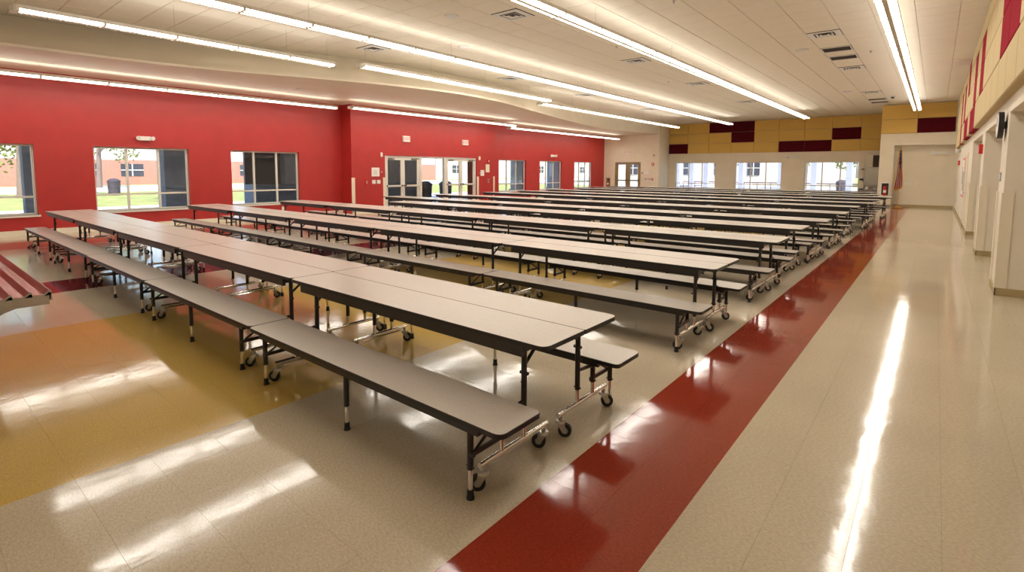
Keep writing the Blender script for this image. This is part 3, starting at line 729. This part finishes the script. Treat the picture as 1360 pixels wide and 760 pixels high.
plate(Wb, 17.62, 1.67, .26, .36, 'notice', 'cream upright notice below the red alarm strobe', 'notice', 'guard_cream', .008)
plate(Wb, 17.27, 1.46, .24, .26, 'notice', 'white square notice nearest the right entrance door', 'notice', 'paper_white', .008)
plate(Wb, 17.08, 1.46, .05, .06, 'card_reader', 'tiny grey reader beside the right door frame', 'card reader', 'zinc', .03)
plate(Wb, 17.66, 1.10, .09, .17, 'call_point', 'small grey call point right of the entrance doors', 'call point', 'hub_grey', .03, 'plastic_red')
plate(Wl, 8.29, .31, .08, .12, 'outlet', 'cream wall outlet under the third left window', 'outlet', 'guard_cream', .01, 'paper_white')
plate(Wc, 22.75, .42, .08, .12, 'outlet', 'cream wall outlet between the farthest red wall windows', 'outlet', 'guard_cream', .01, 'paper_white')
plate(Ww, -13.60, 2.55, .09, .12, 'motion_sensor', 'small grey sensor high on the cream end wall', 'sensor', 'hub_grey', .05)
plate(Ww, -13.66, 2.0, .13, .17, 'alarm_strobe', 'red alarm strobe on the cream end wall right of doors', 'alarm', 'plastic_red', .06, 'paper_white')
plate(Ww, -14.10, 1.46, .30, .20, 'notice', 'white notice board right of the tan double door', 'notice', 'paper_white', .02)
plate(Ww, -14.36, 1.45, .10, .05, 'card_reader', 'small dark reader beside the tan double door', 'card reader', 'vent_dark', .03)
plate(Ww, -14.12, 1.07, .13, .11, 'light_switch', 'left switch plate right of the tan double door', 'light switch', 'hub_grey', .012, 'paper_white')
plate(Ww, -13.90, 1.07, .13, .11, 'light_switch', 'middle switch plate right of the tan double door', 'light switch', 'hub_grey', .012, 'paper_white')
plate(Ww, -13.69, 1.06, .12, .14, 'call_point', 'red fire call point right of the tan double door', 'call point', 'plastic_red', .05, 'paper_white')
for n, u in enumerate((-1.03, -.87, -.66)): plate(Wa, u, 1.05, .075, .12, 'light_switch', f'{["left", "middle", "right"][n]} white switch plate of three in the alcove', 'light switch', 'plastic_white', .012, 'paper_white', 'switches in the alcove')
plate(Wr, 25.75, 1.93, .22, .17, 'alarm_strobe', 'small red alarm strobe above the poster on the right wall', 'alarm', 'plastic_red', .06, 'paper_white')
plate(Wr, 13.62, 2.03, .11, .18, 'alarm_strobe', 'red alarm horn on the middle white pier at right', 'alarm', 'plastic_red', .06, 'paper_white')
plate(Wr, 9.55, 1.52, .10, .12, 'light_switch', 'grey switch plate on the nearest white pier', 'light switch', 'hub_grey', .012, 'paper_white')
plate(Wr, 26.9, .42, .08, .12, 'outlet', 'white outlet low on the right wall by alcove', 'outlet', 'plastic_white', .01, 'paper_white')
t = plate(Wr, 21.75, 1.42, 1.8, 1.22, 'poster', 'pink bordered map poster on the right wall', 'poster', 'pink_paper', .012)
m = MB(); Wr.box(m, 20.95, 22.55, -.014, -.012, .88, 1.96, 'paper_white'); m.build('sheet', t)
m = MB(); Wr.box(m, 21.1, 21.8, -.016, -.014, 1.0, 1.6, 'poster_green'); Wr.box(m, 21.9, 22.4, -.016, -.014, 1.2, 1.75, 'hub_grey'); m.build('printed_map', t)
# clock on the nearest pier
t = thing('wall_clock', 'round black wall clock seen edge-on on the nearest white pier', 'clock', (XR, 9.42, 2.20))
m = MB(); m.tube((-.001, 0, 0), (-.03, 0, 0), .05, 'black_plastic', 16); m.tube((-.03, 0, 0), (-.085, 0, 0), .175, 'black_plastic', 28); m.build('case', t)
m = MB(); m.tube((-.085, 0, 0), (-.088, 0, 0), .155, 'paper_white', 28); m.build('dial', t)
m = MB(); m.box((-.093, -.006, 0), (-.09, .006, .10), 'ink'); m.box((-.093, 0, -.006), (-.09, .12, .006), 'ink'); m.build('hand', t)
# extinguisher cabinets
def ext_cab(W, u, z, w_, h_, fm, label):
    m = MB(); e = .06
    W.box(m, u-w_/2, u-w_/2+e, -.03, 0, z, z+h_, fm); W.box(m, u+w_/2-e, u+w_/2, -.03, 0, z, z+h_, fm); W.box(m, u-w_/2+e, u+w_/2-e, -.03, 0, z, z+e, fm); W.box(m, u-w_/2+e, u+w_/2-e, -.03, 0, z+h_-e, z+h_, fm)
    W.box(m, u-w_/2+e, u+w_/2-e, -.004, -.001, z+e, z+h_-e, 'vent_dark')
    t = tag(m.build('extinguisher_cabinet'), label, 'cabinet', 'fire extinguisher cabinets')
    x, y = (u, W.plane-W.sign*.07) if W.axis == 1 else (W.plane-W.sign*.07, u)
    q = thing('fire_extinguisher', 'red fire extinguisher inside the '+label, 'fire extinguisher', (x, y, z+.04), 0, 'fire extinguishers')
    lathe(MB(), [(.001, 0), (.055, 0), (.06, .02), (.06, .36), (.045, .41), (.02, .43), (.001, .43)], 'plastic_red', 16).build('cylinder', q)
    lathe(MB(), [(.0615, .13), (.0615, .25)], 'paper_white', 16).build('label_band', q)
    m = MB(); m.tube((0, 0, .43), (0, 0, .47), .018, 'black_plastic'); m.box((-.05, -.01, .465), (.05, .01, .485), 'black_plastic'); m.build('valve', q)
    m = MB(); m.tube((.02, 0, .45), (.075, -.01, .40), .008, 'black_plastic', 6); m.tube((.075, -.01, .40), (.078, -.01, .15), .008, 'black_plastic', 6); m.build('hose', q)
ext_cab(W2, -1.77, .46, .38, .66, 'plastic_white', 'white cabinet on the cream wall left of the flag')
ext_cab(Ww, -16.75, .50, .30, .62, 'base_rubber', 'tan cabinet between red wall and double door')

# ------------------------------------------------------------------ steel kitchenette corner beside the far window
t = thing('wall_cabinet', 'wall cabinet with a tan side and a dark front, by the far window', 'cabinet', (-2.5, 33.0, 1.84))
MB().box((-.42, -.35, 0), (-.05, .298, .60), 'alum_beige').build('body', t); MB().box((-.05, -.36, 0), (.44, .298, .60), 'vent_dark').build('door', t)
tag(MB().box((-2.95, 33.24, .66), (-2.06, YF-.001, 1.83), 'steel').build('steel_panel'), 'brushed steel splash panel under the wall cabinet', 'panel')
t = tag(MB().box((-3.12, 32.75, 0), (-2.06, 33.24, .63), 'steel_dark').build('side_counter'), 'dull steel counter at the far right corner', 'counter')
MB().box((-3.15, 32.72, .63), (-2.06, 33.239, .66), 'steel').build('counter_top', t)
t = thing('hand_dryer', 'white dispenser with a black spout by the far window', 'dispenser', (-3.06, YF-.12, 1.15))
MB().box((-.06, -.03, -.1), (.08, .119, .22), 'plastic_white').build('body', t); MB().box((-.07, -.12, -.02), (.09, -.031, .07), 'black_plastic').build('spout', t)
tag(MB().box((-3.08, 33.0, 1.70), (-2.93, YF-.002, 1.735), 'black_plastic').build('wall_bracket'), 'black bracket beside the far wall cabinet', 'bracket')
tag(MB().box((-3.12, 32.9, .661), (-2.94, 33.15, .70), 'black_plastic').build('tray'), 'small black tray on the steel side counter', 'tray')
m = MB(); m.prism([(-.08, 0), (.08, 0), (.05, .14), (-.05, .14)], 1, -.05, .05, 'paper_white'); o = tag(m.build('paper_stack', None, (-2.78, 32.95, .661)), 'white paper packet on the steel side counter', 'paper')
MB().box((.04, -.056, .01), (.08, -.052, .06), 'yellow_note').build('yellow_tag', o)

# ------------------------------------------------------------------ flag
t = thing('flag', 'american flag hanging furled on a wooden pole in the alcove', 'flag', (-1.22, 28.15, 0))
lathe(MB(), [(.001, 0), (.20, 0), (.21, .02), (.15, .05), (.05, .08), (.02, .10), (.001, .10)], 'brass', 24).build('base', t)
MB().tube((0, 0, .09), (0, 0, 2.58), .014, 'wood_pole', 10).build('pole', t)
lathe(MB(), [(.018, 2.56), (.03, 2.58), (.012, 2.60), (.03, 2.63), (.001, 2.72)], 'brass', 10).build('finial', t)
m = MB(); NS, NT = 40, 46; vs = []
def fl_w(t_): return .05+.15*min(1, t_*1.1)**1.1
def fl_pt(s_, t_):
    z = 2.52-1.68*t_+.16*t_*(s_-.35)*(1 if s_ > .35 else .4)
    wv = fl_w(t_); ang = s_*PI*6.2+t_*2.6
    return ((s_-.5)*wv*1.35-.01, -.045-.055*min(1, t_*2)*math.sin(ang)-.02*math.sin(s_*3+t_*4), z)
for i in range(NS+1):
    for k in range(NT+1): vs.append(fl_pt(i/NS, k/NT))
fr, wh, bl = [], [], []
for i in range(NS):
    for k in range(NT):
        f = (i*(NT+1)+k, i*(NT+1)+k+1, (i+1)*(NT+1)+k+1, (i+1)*(NT+1)+k); s_, t_ = i/NS, k/NT
        if t_ < .50-.25*abs(s_-.62)*2 and s_ > .28: (wh if (i % 5 == 2 and k % 5 == 2) else bl).append(f)
        elif int((s_*7.5+t_*2.2)) % 2 == 0: fr.append(f)
        else: wh.append(f)
for ff, mt in ((fr, 'flag_red'), (wh, 'flag_white'), (bl, 'flag_blue')): m.add(vs, ff, mt, True)
m.build('cloth', t)
m = MB(); vs = []
for i in range(NS+1):
    p = fl_pt(i/NS, 1); vs += [p, (p[0], p[1], p[2]-.06)]
m.add(vs, [(2*i, 2*i+1, 2*i+3, 2*i+2) for i in range(NS)], 'fringe_gold')
vs = []
for k in range(NT+1):
    p = fl_pt(0, k/NT); q = fl_pt(1, k/NT); vs += [p, (p[0]-.02, p[1]-.01, p[2])]
m.add(vs, [(2*k, 2*k+1, 2*k+3, 2*k+2) for k in range(NT)], 'fringe_gold')
vs = []
for k in range(NT+1):
    p = fl_pt(1, k/NT); vs += [p, (p[0]+.02, p[1]-.01, p[2])]
m.add(vs, [(2*k, 2*k+1, 2*k+3, 2*k+2) for k in range(NT)], 'fringe_gold')
m.build('fringe', t)

# ------------------------------------------------------------------ outdoors
def ground(name, label, x0, x1, y0, y1, z, mat, cat):
    return struct(MB().box((x0, y0, z-.2), (x1, y1, z), mat).build(name), label, cat)
ground('lawn', 'sunlit grass outside the windows', -160, 60, -60, 170, -.10, 'lawn', 'lawn')
ground('walkway_left', 'pale concrete walk outside the left windows', -27.5, XC-.3, -30, 80, -.06, 'pavement', 'path')
ground('walkway_far', 'pale concrete terrace outside the far windows', -27.4, 30, YF+.3, 43, -.055, 'pavement', 'path')
ground('street', 'pale street beyond the left lawn', -62, -46, -60, 160, -.07, 'road', 'street')
ground('far_drive', 'pale driveway beyond the far terrace', -45.9, 60, 52, 66, -.065, 'road', 'street')
def building(name, label, x0, x1, y0, y1, h, face, wins, wall_m='stucco', band=None, cat='building'):
    t = thing(name, label, cat, ((x0+x1)/2, (y0+y1)/2, -.1)); ox, oy = (x0+x1)/2, (y0+y1)/2
    MB().box((x0-ox, y0-oy, 0), (x1-ox, y1-oy, h), wall_m).build('wall', t)
    MB().box((x0-ox-.3, y0-oy-.3, h), (x1-ox+.3, y1-oy+.3, h+.35), 'roof_grey').build('roof', t)
    if band:
        m = MB()
        if face == 'x': m.box((x1-ox, y0-oy, band[0]), (x1-ox+.06, y1-oy, band[1]), 'brick_wall')
        else: m.box((x0-ox, y0-oy-.06, band[0]), (x1-ox, y0-oy, band[1]), 'brick_wall')
        m.build('brick_band', t)
    for a, b, c, d in wins:
        m = MB()
        if face == 'x': m.box((x1-ox+.02, a-oy, c), (x1-ox+.10, b-oy, d), 'window_dark')
        else: m.box((a-ox, y0-oy-.10, c), (b-ox, y0-oy-.02, d), 'window_dark')
        f = m.build('window', t)
        m = MB(); mid = (a+b)/2
        if face == 'x': m.box((x1-ox+.1, mid-.05-oy, c), (x1-ox+.14, mid+.05-oy, d), 'alum_white'); m.box((x1-ox+.1, a-oy, (c+d)/2-.04), (x1-ox+.14, b-oy, (c+d)/2+.04), 'alum_white')
        else: m.box((mid-.05-ox, y0-oy-.14, c), (mid+.05-ox, y0-oy-.1, d), 'alum_white'); m.box((a-ox, y0-oy-.14, (c+d)/2-.04), (b-ox, y0-oy-.1, (c+d)/2+.04), 'alum_white')
        m.build('window_frame', f)
    return t
building('school_building', 'pale building with a brick band across the street at left', -80, -66, -12, 60, 5.2, 'x', [(12+4*k, 14+4*k, .9, 2.2) for k in range(9)], band=(.0, 2.6))
building('school_building', 'white low building beyond the trees past the entrance doors', -84, -70, 64, 150, 6, 'x', [(68+9*k, 70+9*k, 1.2, 2.6) for k in range(9)])
building('school_building', 'white two-storey building far beyond the far windows', -40, -8, 68, 80, 9, 'y', [(-38+4*k, -36.6+4*k, 1.2, 3.0) for k in range(7)]+[(-38+4*k, -36.6+4*k, 4.6, 6.4) for k in range(7)])
building('school_building', 'white low building beyond the right far window', -4, 14, 66, 78, 5, 'y', [(-3+3.2*k, -1.6+3.2*k, 1.1, 2.6) for k in range(5)])
struct(MB().box((-22.3, -12, 3.4), (XC-.3, 60, 3.6), 'stucco').build('added_shade_canopy'), 'added unseen canopy shading the block wing outside the left windows', 'canopy')  # out-of-view canopy added to keep sun off the block wing
# outdoor covered wing seen as dark panes
wing = tag(MB().box((-21.6, 9.3, -.1), (-20.6, 17.6, 3.38), 'pier_block').build('outdoor_wing'), 'grey block wing outside between third window and doors', 'building')
m = MB()
for k in range(3): m.box((-20.6, 8.9+2.5*k, 1.0), (-20.55, 10.3+2.5*k, 2.3), 'window_dark')
m.build('window', wing)
tag(MB().box((-19.6, 5.72, -.1), (-18.9, 6.9, 3.38), 'pier_block').build('outdoor_pier'), 'grey block pier seen through the second left window', 'pillar')
tag(MB().box((-19.2, 2.42, -.1), (-18.8, 2.62, 3.38), 'pier_block').build('outdoor_pier'), 'narrow dark pier at the edge of the first window', 'pillar')
for n, (x, y) in enumerate([(-20, 25.05), (-20, 28.9), (-20.2, 31.0), (-19.8, 34.3)]):
    t = thing('walkway_column', f'grey walkway column outside the farthest red wall windows, {["first", "second", "third", "fourth"][n]}', 'column', (x, y, -.06), 0, 'columns outside the left windows')
    MB().box((-.22, -.45, 0), (.22, .45, 3.42), 'pale_column').build('shaft', t); MB().box((-.3, -.53, 0), (.3, .53, .5), 'pale_column').build('plinth', t)
for n, x in enumerate((-15.6, -14.5, -13.4, -10.9, -8.3, -6.3, -4.3)):
    t = thing('walkway_column', f'white square terrace column outside the far windows, {ORD[n] if n else "leftmost"} from left', 'column', (x, 39.5+.02*n, -.055), 0, 'columns of the far terrace')
    MB().box((-.16, -.16, 0), (.16, .16, 4.0), 'pale_column').build('shaft', t); MB().box((-.22, -.22, 0), (.22, .22, .4), 'pale_column').build('plinth', t)
t = thing('railing', 'dark purple railing along the far terrace', 'railing', (-9, 44.5, -.1))
m = MB(); m.box((-8, -.03, .75), (8, .03, .82), 'railing'); m.box((-8, -.02, .15), (8, .02, .2), 'railing'); m.build('rail', t)
for k in range(17): MB().box((-8+k-.02, -.02, 0), (-8+k+.02, .02, .75), 'railing').build('post', t)
def bin_(x, y, z, label):
    t = thing('litter_bin', label, 'bin', (x, y, z), 0, 'outdoor litter bins')
    lathe(MB(), [(.001, 0), (.30, 0), (.34, .85), (.001, .85)], 'bin_dark', 14).build('drum', t); lathe(MB(), [(.36, .85), (.36, .92), (.20, 1.05), (.001, 1.08)], 'bin_dark', 14).build('lid', t)
bin_(-40, 9.3, -.1, 'dark litter bin on the lawn outside the second window')
bin_(-20.2, 17.7, -.06, 'dark litter bin outside the right entrance door, left one')
bin_(-20.4, 19.3, -.06, 'dark litter bin outside the right entrance door, right one')
bin_(-5.0, 42.2, -.055, 'dark litter bin outside the right far window')
def tree(x, y, h, r, label, n=2200):
    t = thing('tree', label, 'tree', (x, y, -.1), 0, 'trees outside')
    rd = random.Random(int(x*13+y*7)); m = MB(); m.tube((0, 0, 0), (.1, .1, h*.55), .22, 'bark', 8, .14)
    for k in range(6):
        a = k*1.05; m.tube((.08, .08, h*(.35+.03*k)), (math.cos(a)*r*.6, math.sin(a)*r*.6, h*(.62+.04*k)), .08, 'bark', 6, .03)
    m.build('trunk', t)
    m = MB(); vs, fs = [], []
    cl = [(rd.gauss(0, r*.42), rd.gauss(0, r*.42), h*.72+rd.gauss(0, h*.12), rd.uniform(.35, .6)*r) for _ in range(16)]
    for k in range(n):
        c = cl[rd.randrange(16)]; d = Vector((rd.gauss(0, 1), rd.gauss(0, 1), rd.gauss(0, 1))).normalized()*c[3]*rd.random()**.4
        p = Vector(c[:3])+d; a = Vector((rd.gauss(0, 1), rd.gauss(0, 1), rd.gauss(0, 1))).normalized()*.14; b = a.orthogonal().normalized()*.09
        q = len(vs); vs += [p-a, p+b, p+a, p-b]; fs.append((q, q+1, q+2, q+3))
    m.add(vs, fs, 'leaf'); o = m.build('foliage', t); o['kind'] = 'stuff'
tree(-40, 5.0, 7, 3.0, 'leafy tree outside the window at the left picture edge')
tree(-56, 12.0, 8, 3.2, 'leafy tree across the lawn left of the litter bin')
tree(-30, 9.1, 8, 2.4, 'tree with a dark trunk outside the second window')
tree(-46, 38, 8, 3.2, 'yellow-green tree seen through the right entrance doors, left one')
tree(-38, 50, 8, 3.0, 'yellow-green tree seen through the right entrance doors, right one')
tree(-9.5, 55, 7, 2.8, 'tree outside the left part of the right far window')
tree(-5.5, 50, 6, 2.6, 'bushy tree beside the litter bin outside the far window')
tree(-17.5, 60, 7, 2.6, 'tree outside the middle far window')
